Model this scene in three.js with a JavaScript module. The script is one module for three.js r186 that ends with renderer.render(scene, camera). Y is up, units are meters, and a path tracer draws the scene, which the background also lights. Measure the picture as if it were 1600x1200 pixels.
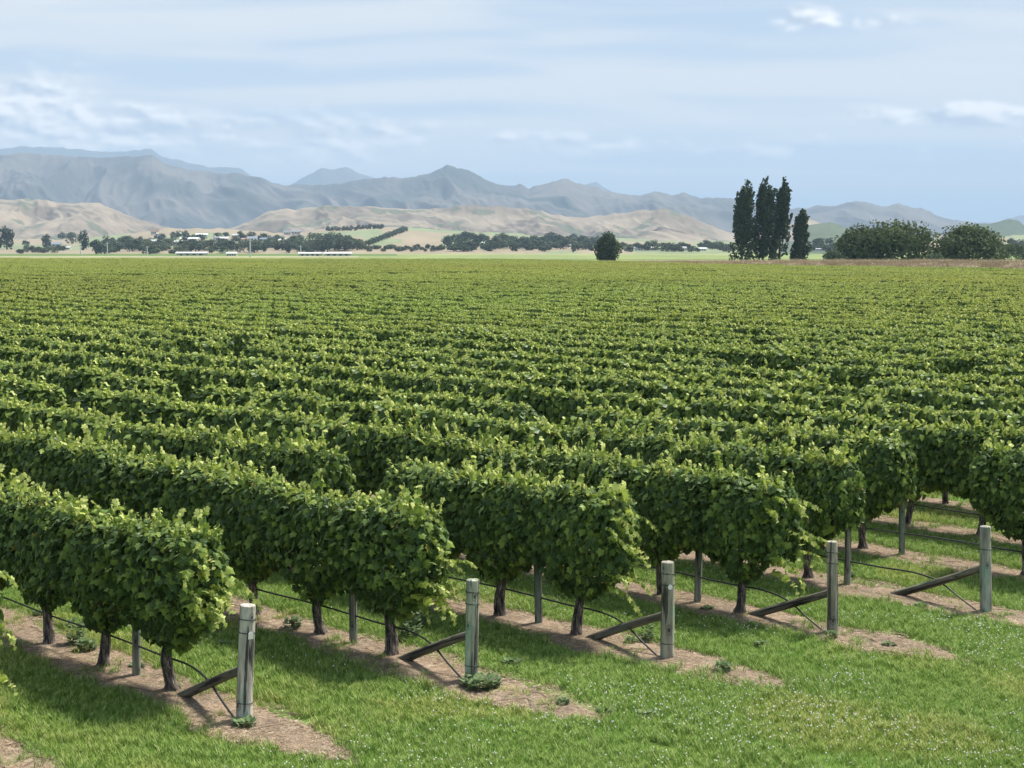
import * as THREE from 'three';
import { mergeGeometries } from 'three/addons/utils/BufferGeometryUtils.js';

// ---------------------------------------------------------------- camera, sky, sun, air
const F = 2400, HOR = 385, EYE = 5.4;                       // focal length in pixels of a 1600 x 1200 picture, horizon row, eye height
const PITCH = Math.atan((600 - HOR) / F), SP = Math.sin(PITCH), CP = Math.cos(PITCH);
const scene = new THREE.Scene();
const camera = new THREE.PerspectiveCamera(2 * Math.atan(600 / F) * 180 / Math.PI, 4 / 3, 0.1, 60000);
camera.position.set(0, EYE, 0);
camera.rotation.x = -PITCH;
const renderer = new THREE.WebGLRenderer({ antialias: true });
renderer.setSize(1024, 768);
renderer.toneMapping = THREE.LinearToneMapping;
renderer.toneMappingExposure = 1.86;
renderer.shadowMap.enabled = true;

const SUN_AZ = 56 * Math.PI / 180, SUN_EL = 58 * Math.PI / 180;
const sunDir = new THREE.Vector3(Math.sin(SUN_AZ) * Math.cos(SUN_EL), Math.sin(SUN_EL), -Math.cos(SUN_AZ) * Math.cos(SUN_EL));
const sun = new THREE.DirectionalLight(new THREE.Color(1, 0.95, 0.85), 4.5);
sun.position.copy(sunDir).multiplyScalar(200);
sun.castShadow = true; sun.shadow.radius = 16; sun.shadow.mapSize.set(4096, 4096);
Object.assign(sun.shadow.camera, { left: -120, right: 120, top: 120, bottom: -120, near: 1, far: 500 });
scene.add(sun, sun.target);
scene.fog = new THREE.FogExp2(new THREE.Color(0.55, 0.755, 1.0), 0.000102);

// ---------------------------------------------------------------- noise and small tools
function rng(seed) { let a = seed | 0; return () => { a = (a + 0x6d2b79f5) | 0; let t = Math.imul(a ^ (a >>> 15), 1 | a); t = (t + Math.imul(t ^ (t >>> 7), 61 | t)) ^ t; return ((t ^ (t >>> 14)) >>> 0) / 4294967296; }; }
const hash = (x, y, z) => { let h = Math.imul(x, 374761393) ^ Math.imul(y, 668265263) ^ Math.imul(z, 1440662683); h = Math.imul(h ^ (h >>> 13), 1274126177); return ((h ^ (h >>> 16)) >>> 0) / 4294967296; };
const sm = (t) => t * t * (3 - 2 * t), lerp = (a, b, t) => a + (b - a) * t, clamp = (x, a = 0, b = 1) => Math.min(b, Math.max(a, x));
const step = (a, b, x) => sm(clamp((x - a) / (b - a)));
function noise(x, y, s = 0) { const ix = Math.floor(x), iy = Math.floor(y), u = sm(x - ix), v = sm(y - iy); return lerp(lerp(hash(ix, iy, s), hash(ix + 1, iy, s), u), lerp(hash(ix, iy + 1, s), hash(ix + 1, iy + 1, s), u), v); }
function fbm(x, y, n = 4, s = 0) { let a = 0.5, r = 0, w = 0; for (let i = 0; i < n; i++) { r += a * noise(x, y, s + i * 17); w += a; a *= 0.5; x = x * 2.03 + 11.3; y = y * 2.03 + 7.7; } return r / w; }
function ridged(x, y, n = 4, s = 0) { let a = 0.5, r = 0, w = 0; for (let i = 0; i < n; i++) { r += a * (1 - Math.abs(2 * noise(x, y, s + i * 17) - 1)); w += a; a *= 0.5; x = x * 2.03 + 11.3; y = y * 2.03 + 7.7; } return r / w; }
function curve(points) { return (x) => { if (x <= points[0][0]) return points[0][1]; for (let i = 1; i < points.length; i++) if (x <= points[i][0]) { const [a, b] = points[i - 1], [c, d] = points[i]; return lerp(b, d, (x - a) / (c - a)); } return points[points.length - 1][1]; }; }
// place of a photograph row at a depth (used once to survey the place: metres come out)
const heightAt = (row, Z) => { const v = (row - 600) / F; return EYE - Z * (SP + v * CP) / (CP - v * SP); };
const slopeAt = (col) => (col - 800) / F * CP;              // sideways metres per metre of depth
const rowOf = (Y, Z) => { const d = EYE - Y; return 600 + F * (d * CP - Z * SP) / (Z * CP + d * SP); };
function groundAt(col, row) { const u = (col - 800) / F, v = (row - 600) / F, t = EYE / (SP + v * CP); return [u * t, (CP - v * SP) * t]; }

const used = new Map();
function numbered(name) { const n = used.get(name) ?? 0; used.set(name, n + 1); return n ? `${name}_${String(n).padStart(3, '0')}` : name; }
function tag(o, label, category, group) { o.userData.label = label; o.userData.category = category; if (group) o.userData.group = group; return o; }
function add(o, name) { o.name = numbered(name); scene.add(o); return o; }
function lit(o) { o.castShadow = true; o.receiveShadow = true; return o; }
function part(name, geo, mat, parent) { const m = lit(new THREE.Mesh(geo, mat)); m.name = name; parent.add(m); return m; }
function structure(name, geo, mat) { const m = lit(new THREE.Mesh(geo, mat)); m.userData.kind = 'structure'; return add(m, name); }
function dataTexture(w, h, fn, srgb = true) {
  const d = new Uint8Array(w * h * 4);
  for (let y = 0; y < h; y++) for (let x = 0; x < w; x++) { const c = fn(x / w, y / h, x, y), o = (y * w + x) * 4; for (let k = 0; k < 3; k++) d[o + k] = clamp(c[k]) * 255; d[o + 3] = 255; }
  const t = new THREE.DataTexture(d, w, h); t.wrapS = t.wrapT = THREE.RepeatWrapping; t.magFilter = THREE.LinearFilter; t.minFilter = THREE.LinearFilter;
  if (srgb) t.colorSpace = THREE.SRGBColorSpace; t.needsUpdate = true; return t;
}
function tileNoise(u, v, n, s) { // fbm that wraps over the unit square
  let a = 0.5, r = 0, w = 0, k = n; for (let i = 0; i < 5; i++) { const x = u * k, y = v * k, ix = Math.floor(x), iy = Math.floor(y), p = sm(x - ix), q = sm(y - iy), m = (j) => ((j % k) + k) % k; r += a * lerp(lerp(hash(m(ix), m(iy), s + i), hash(m(ix + 1), m(iy), s + i), p), lerp(hash(m(ix), m(iy + 1), s + i), hash(m(ix + 1), m(iy + 1), s + i), p), q); w += a; a *= 0.55; k *= 2; } return r / w;
}
class Soup { // triangles with a colour for each vertex
  constructor() { this.p = []; this.c = []; }
  tri(a, b, c, col) { this.p.push(a[0], a[1], a[2], b[0], b[1], b[2], c[0], c[1], c[2]); for (let i = 0; i < 3; i++) this.c.push(col[0], col[1], col[2]); }
  geo() { const g = new THREE.BufferGeometry(); g.setAttribute('position', new THREE.BufferAttribute(new Float32Array(this.p), 3)); g.setAttribute('color', new THREE.BufferAttribute(new Float32Array(this.c), 3)); return g; }
}
const V = (x, y, z) => new THREE.Vector3(x, y, z);

// ---------------------------------------------------------------- the sky: blue air, thin cirrus everywhere, broken low cloud near the horizon
{
  const W = 4096, H = 2048, d = new Float32Array(W * H * 4);
  const low = [[-18, 4.9, 3.6, 1.2, 1.0], [-14.5, 4.3, 3.2, 0.9, 0.9], [-9.5, 4.3, 2.2, 0.5, 0.45], [-5.5, 4.2, 2.4, 0.5, 0.5], [-1, 4.0, 4.5, 0.7, 0.5], [5, 3.9, 5, 0.7, 0.5], [10.5, 8.1, 1.6, 0.5, 0.75], [13, 7.9, 1.3, 0.35, 0.5], [16.3, 4.6, 3.2, 0.55, 0.9], [11, 3.6, 5, 0.5, 0.4]];
  const sa = Math.atan2(sunDir.x, -sunDir.z);
  for (let j = 0; j < H; j++) {
    const el = ((j + 0.5) / H - 0.5) * Math.PI, e = Math.max(0, el) * 180 / Math.PI, cosE = Math.cos(el), sinE = Math.sin(el);
    const hz = Math.exp(-e / 9), up = Math.exp(-e / 34);
    const base = [lerp(0.12, 0.25, up) + 0.30 * hz, lerp(0.25, 0.37, up) + 0.25 * hz, lerp(0.48, 0.51, up) + 0.15 * hz];
    for (let i = 0; i < W; i++) {
      const ph = ((i + 0.5) / W - 0.5) * 2 * Math.PI, x = Math.cos(ph) * cosE, z = Math.sin(ph) * cosE, o = (j * W + i) * 4;
      let r = base[0], g = base[1], b = base[2];
      if (el > 0) {
        const az = Math.atan2(x, -z) * 180 / Math.PI, cs = x * sunDir.x + sinE * sunDir.y + z * sunDir.z;
        const k = 1 / (sinE + 0.10), cx = x * k, cz = z * k;
        const warp = fbm(cx * 1.1 + 3, cz * 1.1, 3, 5);
        let ci = fbm(cx * 0.9 + warp * 1.6 + cz * 0.25, cz * 3.1 + warp * 1.2, 5, 9);
        ci = step(0.26, 0.66, ci) * 0.85;
        const glow = 0.35 * Math.pow(clamp(cs), 24) + 0.10 * Math.pow(clamp(cs), 4);
        r = lerp(r, 0.50 + 0.12 * hz, ci) + glow; g = lerp(g, 0.535 + 0.11 * hz, ci) + glow; b = lerp(b, 0.565 + 0.09 * hz, ci) + glow * 0.9;
        if (e < 16) { // low broken cloud, lit tops and grey undersides
          let m = 0, t = 0;
          const n1 = fbm(az * 0.55, e * 1.5, 5, 31), n2 = fbm(az * 0.55 + 0.12, e * 1.5 + 0.22, 5, 31);
          for (const [a, c, wa, wc, s] of low) { const q = ((az - a) / wa) ** 2 + ((e - c) / wc) ** 2; if (q < 6) m = Math.max(m, s * Math.exp(-q * 0.9)); }
          m = Math.max(m, 0.42 * Math.exp(-(((e - 3.9) / 1.1) ** 2)) * step(0.42, 0.7, fbm(az * 0.09, 4.2, 3, 77)));
          t = step(0.34, 0.58, n1 + (m - 0.5) * 0.6) * clamp(m * 1.9);
          const edge = clamp(0.5 + (n1 - n2) * 5.5), gr = [lerp(0.36, 0.86, edge), lerp(0.43, 0.86, edge), lerp(0.52, 0.85, edge)];
          r = lerp(r, gr[0], t * 0.85); g = lerp(g, gr[1], t * 0.85); b = lerp(b, gr[2], t * 0.85);
        }
      }
      d[o] = r * 0.93; d[o + 1] = g * 0.885; d[o + 2] = b * 0.855; d[o + 3] = 1;
    }
  }
  const t = new THREE.DataTexture(d, W, H, THREE.RGBAFormat, THREE.FloatType);
  t.mapping = THREE.EquirectangularReflectionMapping; t.magFilter = THREE.LinearFilter; t.minFilter = THREE.LinearFilter; t.needsUpdate = true;
  scene.background = t; scene.environment = t;
}

// ---------------------------------------------------------------- survey of the vineyard
const ROW_AZ = -44 * Math.PI / 180, DX = Math.sin(ROW_AZ), DZ = Math.cos(ROW_AZ);      // along a row, away from its end post: right, forward
const ROW_TURN = Math.atan2(DZ, DX);                                                   // turns a thing's own x along the row
const ends = [[382, 1128], [737, 1066], [1042, 1030], [1300, 990], [1540, 958]].map(([c, r]) => groundAt(c, r));
const HEAD = [(ends[4][0] - ends[0][0]) / 4, (ends[4][1] - ends[0][1]) / 4];
const rowEnd = (i) => ends[i] ?? [ends[0][0] + HEAD[0] * i, ends[0][1] + HEAD[1] * i];
const rowPoint = (i, t, side = 0) => { const [x, z] = rowEnd(i); return [x + DX * t + DZ * side, z + DZ * t - DX * side]; };   // right, forward
const laneA = [-57, 174], laneB = [75, 228], laneN = [-(laneB[1] - laneA[1]), laneB[0] - laneA[0]];
const laneL = Math.hypot(...laneN), lane = (x, z) => ((x - laneA[0]) * laneN[0] + (z - laneA[1]) * laneN[1]) / laneL;   // metres past the far headland lane
const farEdge = curve([[-0.5, 455], [-0.333, 440], [0, 415], [0.042, 375], [0.104, 318], [0.2, 268], [0.333, 238], [0.5, 215]]);   // end of the vines by direction
const stripHalf = (i, t) => { const n = 0.50 + 0.22 * (fbm(t * 0.9, i * 7.3, 3, 41) - 0.5) * 2 + 0.10 * (noise(t * 4.1, i * 3.3, 43) - 0.5); const end = -1.75 - 0.5 * noise(i * 5.1, 2, 44); return n * (t < -0.4 ? Math.sqrt(clamp((t - end) / (-0.4 - end))) : 1); };
function soilCover(x, z) { // 1 on bare soil under a row
  const along = (i) => { const [ex, ez] = rowEnd(i); return [(x - ex) * DX + (z - ez) * DZ, (x - ex) * DZ - (z - ez) * DX]; };
  const guess = (x - ends[0][0]) * DZ - (z - ends[0][1]) * DX, gap = HEAD[0] * DZ - HEAD[1] * DX, k = Math.round(guess / gap);
  let best = -9; for (let i = k - 1; i <= k + 1; i++) { const [t, s] = along(i); best = Math.max(best, stripHalf(i, t) - Math.abs(s)); } return best;
}

// ---------------------------------------------------------------- ground
const grassTexture = dataTexture(512, 512, (u, v) => { const a = tileNoise(u, v, 6, 3), b = tileNoise(u, v, 48, 9), c = tileNoise(u, v, 3, 21), k = 0.34 + 0.32 * b; return [0.20 + 0.30 * k + 0.10 * (c - 0.5), 0.27 + 0.34 * k + 0.08 * (a - 0.5), 0.07 + 0.14 * k]; });
grassTexture.repeat.set(1 / 3.1, 1 / 3.1);
const groundMat = new THREE.MeshStandardMaterial({ map: grassTexture, roughness: 1, color: new THREE.Color(0.78, 0.82, 0.72) });
{
  const g = new THREE.PlaneGeometry(40000, 40000, 1, 1).rotateX(-Math.PI / 2); g.translate(0, 0, -9000);
  const p = g.attributes.position, uv = g.attributes.uv; for (let i = 0; i < p.count; i++) uv.setXY(i, p.getX(i), p.getZ(i));
  structure('ground', g, groundMat);
}
// far level fields between the vineyard and the town, each a shallow sheet
function sheet(name, pts, y, mat) { const s = new THREE.Shape(pts.map(([x, z]) => new THREE.Vector2(x, z))); const g = new THREE.ShapeGeometry(s).rotateX(-Math.PI / 2); g.translate(0, y, 0); const p = g.attributes.position, uv = g.attributes.uv; for (let i = 0; i < p.count; i++) uv.setXY(i, p.getX(i), p.getZ(i)); return structure(name, g, mat); }
const fieldTexture = dataTexture(256, 256, (u, v) => { const a = tileNoise(u, v, 4, 61), b = tileNoise(u, v, 32, 62), k = 0.7 + 0.3 * a + 0.3 * (b - 0.5); return [k, k, k]; });
fieldTexture.repeat.set(1 / 90, 1 / 90);
const fieldMat = (r, g, b) => new THREE.MeshStandardMaterial({ map: fieldTexture, color: new THREE.Color(r, g, b), roughness: 1 });
const band = (c0, c1, z0, z1) => [[slopeAt(c0) * z0, z0], [slopeAt(c1) * z0, z0], [slopeAt(c1) * z1, z1], [slopeAt(c0) * z1, z1]];
sheet('field', band(-300, 1900, 470, 620), 0.02, fieldMat(0.24, 0.30, 0.075));
sheet('field', band(-300, 1000, 640, 760), 0.03, fieldMat(0.33, 0.34, 0.12));
sheet('field', band(-300, 560, 770, 860), 0.04, fieldMat(0.40, 0.38, 0.21));
sheet('field', band(560, 1160, 640, 860), 0.05, fieldMat(0.25, 0.31, 0.085));
sheet('field', band(620, 1160, 880, 1150), 0.06, fieldMat(0.29, 0.34, 0.11));
sheet('field', band(1160, 1900, 640, 1150), 0.05, fieldMat(0.23, 0.30, 0.08));

// soil strips under the rows
const soilTexture = dataTexture(1024, 1024, (u, v) => {
  const a = tileNoise(u, v, 5, 101), b = tileNoise(u, v, 40, 102), c = tileNoise(u, v, 160, 103), d = tileNoise(u, v, 11, 104);
  const k = 0.62 + 0.26 * (a - 0.5) + 0.34 * (b - 0.5) + 0.42 * (c - 0.5), w = step(0.5, 0.68, d) * 0.5;
  return [lerp(k * 0.92, k * 0.97, w), lerp(k * 0.80, k * 0.89, w), lerp(k * 0.68, k * 0.79, w)];
});
const soilBump = dataTexture(512, 512, (u, v) => { const k = 0.5 * tileNoise(u, v, 24, 111) + 0.5 * tileNoise(u, v, 90, 112); return [k, k, k]; }, false);
soilTexture.repeat.set(1 / 2.3, 1 / 2.3); soilBump.repeat.set(1 / 1.7, 1 / 1.7);
const soilMat = new THREE.MeshStandardMaterial({ map: soilTexture, bumpMap: soilBump, bumpScale: 0.03, roughness: 1, color: new THREE.Color(0.70, 0.68, 0.66) });
const N_ACROSS = 10;
for (let i = -1; i <= 22; i++) {
  const pos = [], uv = [], idx = [], ts = [];
  for (let t = -2.3; t < 90; t += t < 14 ? 0.12 : 0.8) ts.push(t);
  ts.forEach((t, k) => {
    const L = stripHalf(i, t), R = stripHalf(i + 0.37, t);
    for (let j = 0; j <= N_ACROSS; j++) {
      const q = j / N_ACROSS * 2 - 1, s = q < 0 ? q * L : q * R, [x, z] = rowPoint(i, t, s), rough = fbm(x * 3, z * 3, 3, 131);
      pos.push(x, 0.006 + (1 - q * q) * (0.018 + 0.03 * rough) * clamp((L + R) * 2), -z); uv.push(x, z);
      if (k && j) { const a = (k - 1) * (N_ACROSS + 1) + j - 1, b = a + 1, c = a + N_ACROSS + 1, e = c + 1; idx.push(a, b, c, b, e, c); }
    }
  });
  const g = new THREE.BufferGeometry(); g.setAttribute('position', new THREE.BufferAttribute(new Float32Array(pos), 3)); g.setAttribute('uv', new THREE.BufferAttribute(new Float32Array(uv), 2)); g.setIndex(idx); g.computeVertexNormals();
  structure('soil_strip', g, soilMat);
}
{ // mown lane across the far end of the first block
  const a = (k, w) => { const x = lerp(laneA[0], laneB[0], k), z = lerp(laneA[1], laneB[1], k); return [x + laneN[0] / laneL * w, z + laneN[1] / laneL * w]; };
  sheet('headland_lane', [a(-0.6, 0.5), a(1.6, 0.5), a(1.6, 6), a(-0.6, 6)], 0.03, fieldMat(0.30, 0.33, 0.12));
}

// ---------------------------------------------------------------- hills and mountains: height fields spread over direction (u) and depth (Z)
function range({ name, crest, zFoot, zCrest, zBack, nu, nz, amp, spur, tint, seed, metres, foot = 0, shape = 1 }) {
  const U0 = -0.56, U1 = 0.56, pos = [], col = [], idx = [];
  const crestY = (u) => { const c = u / CP * F + 800, out = Math.max(0, -c, c - 1600); return heightAt(crest(c), zCrest) * (1 + (out > 0 ? 0.35 * (fbm(c * 0.004, 1, 4, seed) - 0.5) * clamp(out / 150) : 0)); };
  const H = (u, Z) => {
    const tt = clamp((Z - zFoot) / (zCrest - zFoot)), cy = Math.max(foot, crestY(u) + (fbm(u * 200, 3, 3, seed + 3) - 0.5) * 0.0024 * zCrest * tt ** 8);
    if (Z > zCrest) return lerp(cy, -5, sm(clamp((Z - zCrest) / (zBack - zCrest))));
    const t = clamp((Z - zFoot) / (zCrest - zFoot)), wob = fbm(u * spur * 0.4, t * 2.2, 3, seed + 5) * 1.3;
    const X = u * Z / metres + 1.1 * fbm(u * Z / metres * 0.5, Z / metres * 0.35, 3, seed + 21), r = ridged(X + Z / metres * 0.22, Z / metres * 0.30 + X * 0.10 + wob * 0.3, 5, seed + 7), carve = amp * clamp((0.84 - r) * 2.7) * (1 - 0.92 * t * t) * Math.sin(Math.min(1, t * 2.2) * Math.PI / 2);
    return Math.max(-3, cy * Math.pow(t, shape) * (1 - carve) );
  };
  for (let j = 0; j <= nz; j++) {
    const q = j / nz, Z = q < 0.82 ? lerp(zFoot, zCrest, q / 0.82) : lerp(zCrest, zBack, (q - 0.82) / 0.18);
    for (let i = 0; i <= nu; i++) {
      const u = lerp(U0, U1, i / nu); pos.push(u * Z, H(u, Z), -Z); col.push(...tint(u, clamp((Z - zFoot) / (zCrest - zFoot)), Z));
      if (i && j) { const a = (j - 1) * (nu + 1) + i - 1, b = a + 1, c = a + nu + 1, e = c + 1; idx.push(a, b, c, b, e, c); }
    }
  }
  const g = new THREE.BufferGeometry(); g.setAttribute('position', new THREE.BufferAttribute(new Float32Array(pos), 3)); g.setAttribute('color', new THREE.BufferAttribute(new Float32Array(col), 3)); g.setIndex(idx); g.computeVertexNormals();
  structure(name, g, new THREE.MeshStandardMaterial({ vertexColors: true, roughness: 1 }));
  return H;
}
const mix3 = (a, b, t) => [lerp(a[0], b[0], t), lerp(a[1], b[1], t), lerp(a[2], b[2], t)];
const colOf = (u) => u / CP * F + 800;
range({ name: 'far_mountains', seed: 301, metres: 1500, zFoot: 9500, zCrest: 13000, zBack: 15000, nu: 620, nz: 44, amp: 0.5, spur: 42, shape: 0.9,
  crest: curve([[-200, 226], [0, 230], [40, 229], [75, 228], [130, 232], [190, 232], [222, 229], [238, 227], [256, 238], [300, 249], [326, 256], [348, 254], [371, 255], [394, 269], [440, 288], [452, 286], [476, 271], [504, 260], [525, 263], [544, 262], [574, 274], [620, 290], [700, 300], [800, 305], [900, 294], [917, 286], [931, 284], [957, 298], [1000, 310], [1150, 325], [1300, 335], [1500, 350], [1560, 345], [1600, 334], [1800, 322]]),
  tint: (u, t) => mix3([0.05, 0.058, 0.055], [0.08, 0.08, 0.072], fbm(u * 60, t * 9, 4, 305)) });
range({ name: 'mountains', seed: 401, metres: 470, zFoot: 5300, zCrest: 7600, zBack: 9400, nu: 1250, nz: 130, amp: 0.92, spur: 40, shape: 0.95,
  crest: curve([[-200, 250], [0, 243], [38, 237], [112, 245], [176, 245], [240, 242], [262, 256], [300, 266], [337, 269], [375, 271], [412, 279], [446, 290], [484, 288], [525, 288], [562, 281], [601, 275], [627, 279], [654, 273], [680, 267], [699, 257], [729, 264], [755, 277], [777, 286], [804, 290], [812, 287], [826, 294], [849, 288], [881, 279], [897, 284], [924, 292], [957, 299], [999, 305], [1021, 298], [1044, 305], [1071, 301], [1095, 309], [1112, 307], [1136, 310], [1232, 326], [1260, 325], [1277, 321], [1304, 322], [1322, 314], [1347, 314], [1377, 323], [1402, 318], [1438, 326], [1473, 340], [1507, 345], [1560, 358], [1600, 366], [1800, 360]]),
  tint: (u, t, Z) => { const c = colOf(u), X = u * Z, n = fbm(X / 260, Z / 260, 5, 405), grit = 0.72 + 0.56 * fbm(X / 45, Z / 70, 3, 431), k = mix3([0.048, 0.047, 0.042], [0.110, 0.094, 0.076], step(0.32, 0.62, n)).map((q) => q * grit); const bush = step(0.56, 0.63, fbm(X / 330, Z / 420, 5, 411)); const pines = step(0, 0.03, 0.055 - Math.abs(t - lerp(0.98, 0.52, clamp((c - 700) / 230)) + 0.02 * fbm(u * 150, 2, 3, 9))) * (c > 690 && c < 1010 ? 1 : 0); return mix3(k, [0.022, 0.032, 0.025], Math.max(bush * 0.55, pines)); } });
range({ name: 'dry_hills', seed: 521, metres: 185, zFoot: 2720, zCrest: 3500, zBack: 4300, nu: 1150, nz: 110, amp: 0.95, spur: 52, shape: 0.85,
  crest: curve([[-200, 322], [0, 313], [60, 309], [100, 316], [157, 315], [190, 330], [247, 352], [300, 366], [340, 362], [375, 352], [424, 329], [470, 325], [506, 321], [600, 324], [650, 327], [740, 319], [811, 324], [875, 335], [912, 341], [960, 332], [999, 329], [1040, 325], [1084, 340], [1132, 360], [1160, 370], [1220, 352], [1263, 342], [1318, 360], [1400, 372], [1480, 366], [1530, 352], [1560, 356], [1600, 350], [1800, 345]]),
  tint: (u, t, Z) => { const X = u * Z, n = fbm(X / 130, Z / 130, 5, 505), k = mix3([0.135, 0.108, 0.078], [0.235, 0.190, 0.138], step(0.3, 0.66, n)).map((q) => q * (0.74 + 0.52 * fbm(X / 20, Z / 34, 3, 531))); const bush = step(0.63, 0.67, fbm(X / 60, Z / 60, 5, 511)); return mix3(k, [0.07, 0.09, 0.05], bush * 0.75); } });
const riseH = range({ name: 'foothills', seed: 601, metres: 260, zFoot: 1120, zCrest: 2050, zBack: 2400, nu: 700, nz: 60, amp: 0.30, spur: 26, shape: 0.9, foot: 3,
  crest: curve([[-200, 368], [0, 374], [100, 373], [190, 366], [260, 357], [330, 356], [420, 361], [452, 366], [500, 358], [560, 352], [640, 354], [700, 358], [800, 364], [900, 370], [1000, 374], [1140, 378], [1240, 378], [1262, 352], [1300, 347], [1322, 356], [1380, 372], [1480, 376], [1540, 370], [1600, 366], [1800, 362]]),
  tint: (u, t) => { const c = colOf(u), dry = mix3([0.19, 0.155, 0.10], [0.28, 0.23, 0.155], fbm(u * 80, t * 7, 4, 605)), green = mix3([0.12, 0.15, 0.075], [0.21, 0.24, 0.12], fbm(u * 90, t * 9, 4, 607)); let k = step(0.52, 0.58, fbm(u * 30, t * 3.2, 2, 609)); if (c > 630 && t > 0.78) k = 1; if (c > 630 && c < 690 && t < 0.78) k = 0; if (c > 1220 && c < 1400) return mix3([0.045, 0.07, 0.04], [0.07, 0.10, 0.055], fbm(u * 200, t * 9, 3, 611)); return mix3(dry, green, k); } });
const pineSpur = range({ name: 'forest_spur', seed: 701, metres: 300, zFoot: 2500, zCrest: 2900, zBack: 3300, nu: 500, nz: 26, amp: 0.2, spur: 60, shape: 0.8,
  crest: curve([[0, 420], [1440, 420], [1475, 372], [1500, 352], [1545, 347], [1580, 341], [1588, 343], [1597, 350], [1612, 366], [1660, 420], [1800, 420]]),
  tint: (u, t) => mix3([0.035, 0.06, 0.035], [0.06, 0.09, 0.05], fbm(u * 400, t * 9, 3, 705)) });
// the dry grass flood bank beyond the vines on the right
let bankCurve, bankTop;
{
  const line = [[175, 232], [110, 262], [78, 286], [55, 312], [36, 345], [24, 390], [16, 450], [10, 520]], pos = [], uv = [], col = [], idx = [], top = [2.6, 2.6, 2.45, 2.2, 1.7, 1.1, 0.5, 0.2];
  const c = new THREE.CatmullRomCurve3(line.map(([x, z]) => V(x, 0, -z))), N = 260, M = 12; bankCurve = c; bankTop = curve(top.map((h, i) => [i / 7, h]));
  for (let k = 0; k <= N; k++) {
    const p = c.getPoint(k / N), t = c.getTangent(k / N), h = (curve(top.map((h, i) => [i / 7, h]))(k / N)) * (0.93 + 0.14 * fbm(k * 0.12, 3, 3, 811));
    for (let j = 0; j <= M; j++) { const s = j / M * 2 - 1, x = p.x - t.z * s * 9, z = p.z + t.x * s * 9; pos.push(x, h * Math.pow(1 - s * s, 0.8) + 0.22 * fbm(x * 0.8, z * 0.8, 3, 815) - 0.06, z); uv.push(x, z); col.push(...mix3([0.20, 0.15, 0.10], [0.32, 0.26, 0.17], step(0.3, 0.7, fbm(x * 0.16, z * 0.5, 4, 819)))); if (k && j) { const a = (k - 1) * (M + 1) + j - 1, b = a + 1, d = a + M + 1, e = d + 1; idx.push(a, d, b, b, d, e); } }
  }
  const g = new THREE.BufferGeometry(); g.setAttribute('position', new THREE.BufferAttribute(new Float32Array(pos), 3)); g.setAttribute('color', new THREE.BufferAttribute(new Float32Array(col), 3)); g.setIndex(idx); g.computeVertexNormals();
  structure('grass_bank', g, new THREE.MeshStandardMaterial({ vertexColors: true, roughness: 1 }));
}

// ---------------------------------------------------------------- leaves and vines
const leafMat = new THREE.MeshPhysicalMaterial({ vertexColors: true, flatShading: true, side: THREE.DoubleSide, roughness: 0.92, transmission: 0.36, specularIntensity: 0.3, clearcoat: 0.22, clearcoatRoughness: 0.34 });
const leafTints = [[0.056, 0.102, 0.025], [0.082, 0.140, 0.030], [0.118, 0.186, 0.037], [0.168, 0.246, 0.045], [0.230, 0.312, 0.057]];
const youngLitTints = [[0.42, 0.50, 0.10], [0.52, 0.57, 0.17], [0.33, 0.42, 0.08]];  // yellower young growth, pushed brighter to paint sunlit row tops against darker sides
// outline of a lobed vine leaf, stalk at the origin, tip along y; a fan round the middle
const LEAF = [[0, 0.02], [0.20, -0.12], [0.46, 0.02], [0.36, 0.22], [0.54, 0.46], [0.27, 0.55], [0.02, 0.95], [-0.26, 0.56], [-0.53, 0.44], [-0.37, 0.22], [-0.45, 0.0], [-0.19, -0.13]];
const LEAF_MID = [[0, 0], [0.46, 0.06], [0.40, 0.56], [0, 0.95], [-0.40, 0.56], [-0.46, 0.06]];
function putLeaf(soup, kind, p, n, tip, size, col, bend) {
  const side = tip.clone().cross(n), at = (x, y) => { const z = -bend * (x * x * 1.5 + y * y * 0.6); return [p.x + (side.x * x + tip.x * y + n.x * z) * size, p.y + (side.y * x + tip.y * y + n.y * z) * size, p.z + (side.z * x + tip.z * y + n.z * z) * size]; };
  if (kind === 'near') { const m = at(0, 0.3); for (let i = 0; i < 12; i++) { const a = LEAF[i], b = LEAF[(i + 1) % 12]; soup.tri(m, at(a[0], a[1]), at(b[0], b[1]), col); } } else if (kind === 'mid') { const q = LEAF_MID.map(([x, y]) => at(x, y)); for (let i = 1; i < 5; i++) soup.tri(q[0], q[i], q[i + 1], col); } else { const a = at(0, 0), b = at(0.5, 0.35), c = at(0, 0.95), d = at(-0.5, 0.35); soup.tri(a, b, c, col); soup.tri(a, c, d, col); }
}
function leafPose(R, out) {
  const n = out.clone().multiplyScalar(0.7).add(V((R() - 0.5) * 1.7, 0.30 + (R() - 0.5) * 1.1, (R() - 0.5) * 1.7)).normalize();
  const tip = V((R() - 0.5) * 1.2, -1 + (R() - 0.5) * 0.5, (R() - 0.5) * 1.2).addScaledVector(out, 0.35); tip.addScaledVector(n, -tip.dot(n)); if (tip.lengthSq() < 1e-3) tip.set(1, 0, 0).addScaledVector(n, -n.x); tip.normalize();
  return [n, tip];
}
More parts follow.
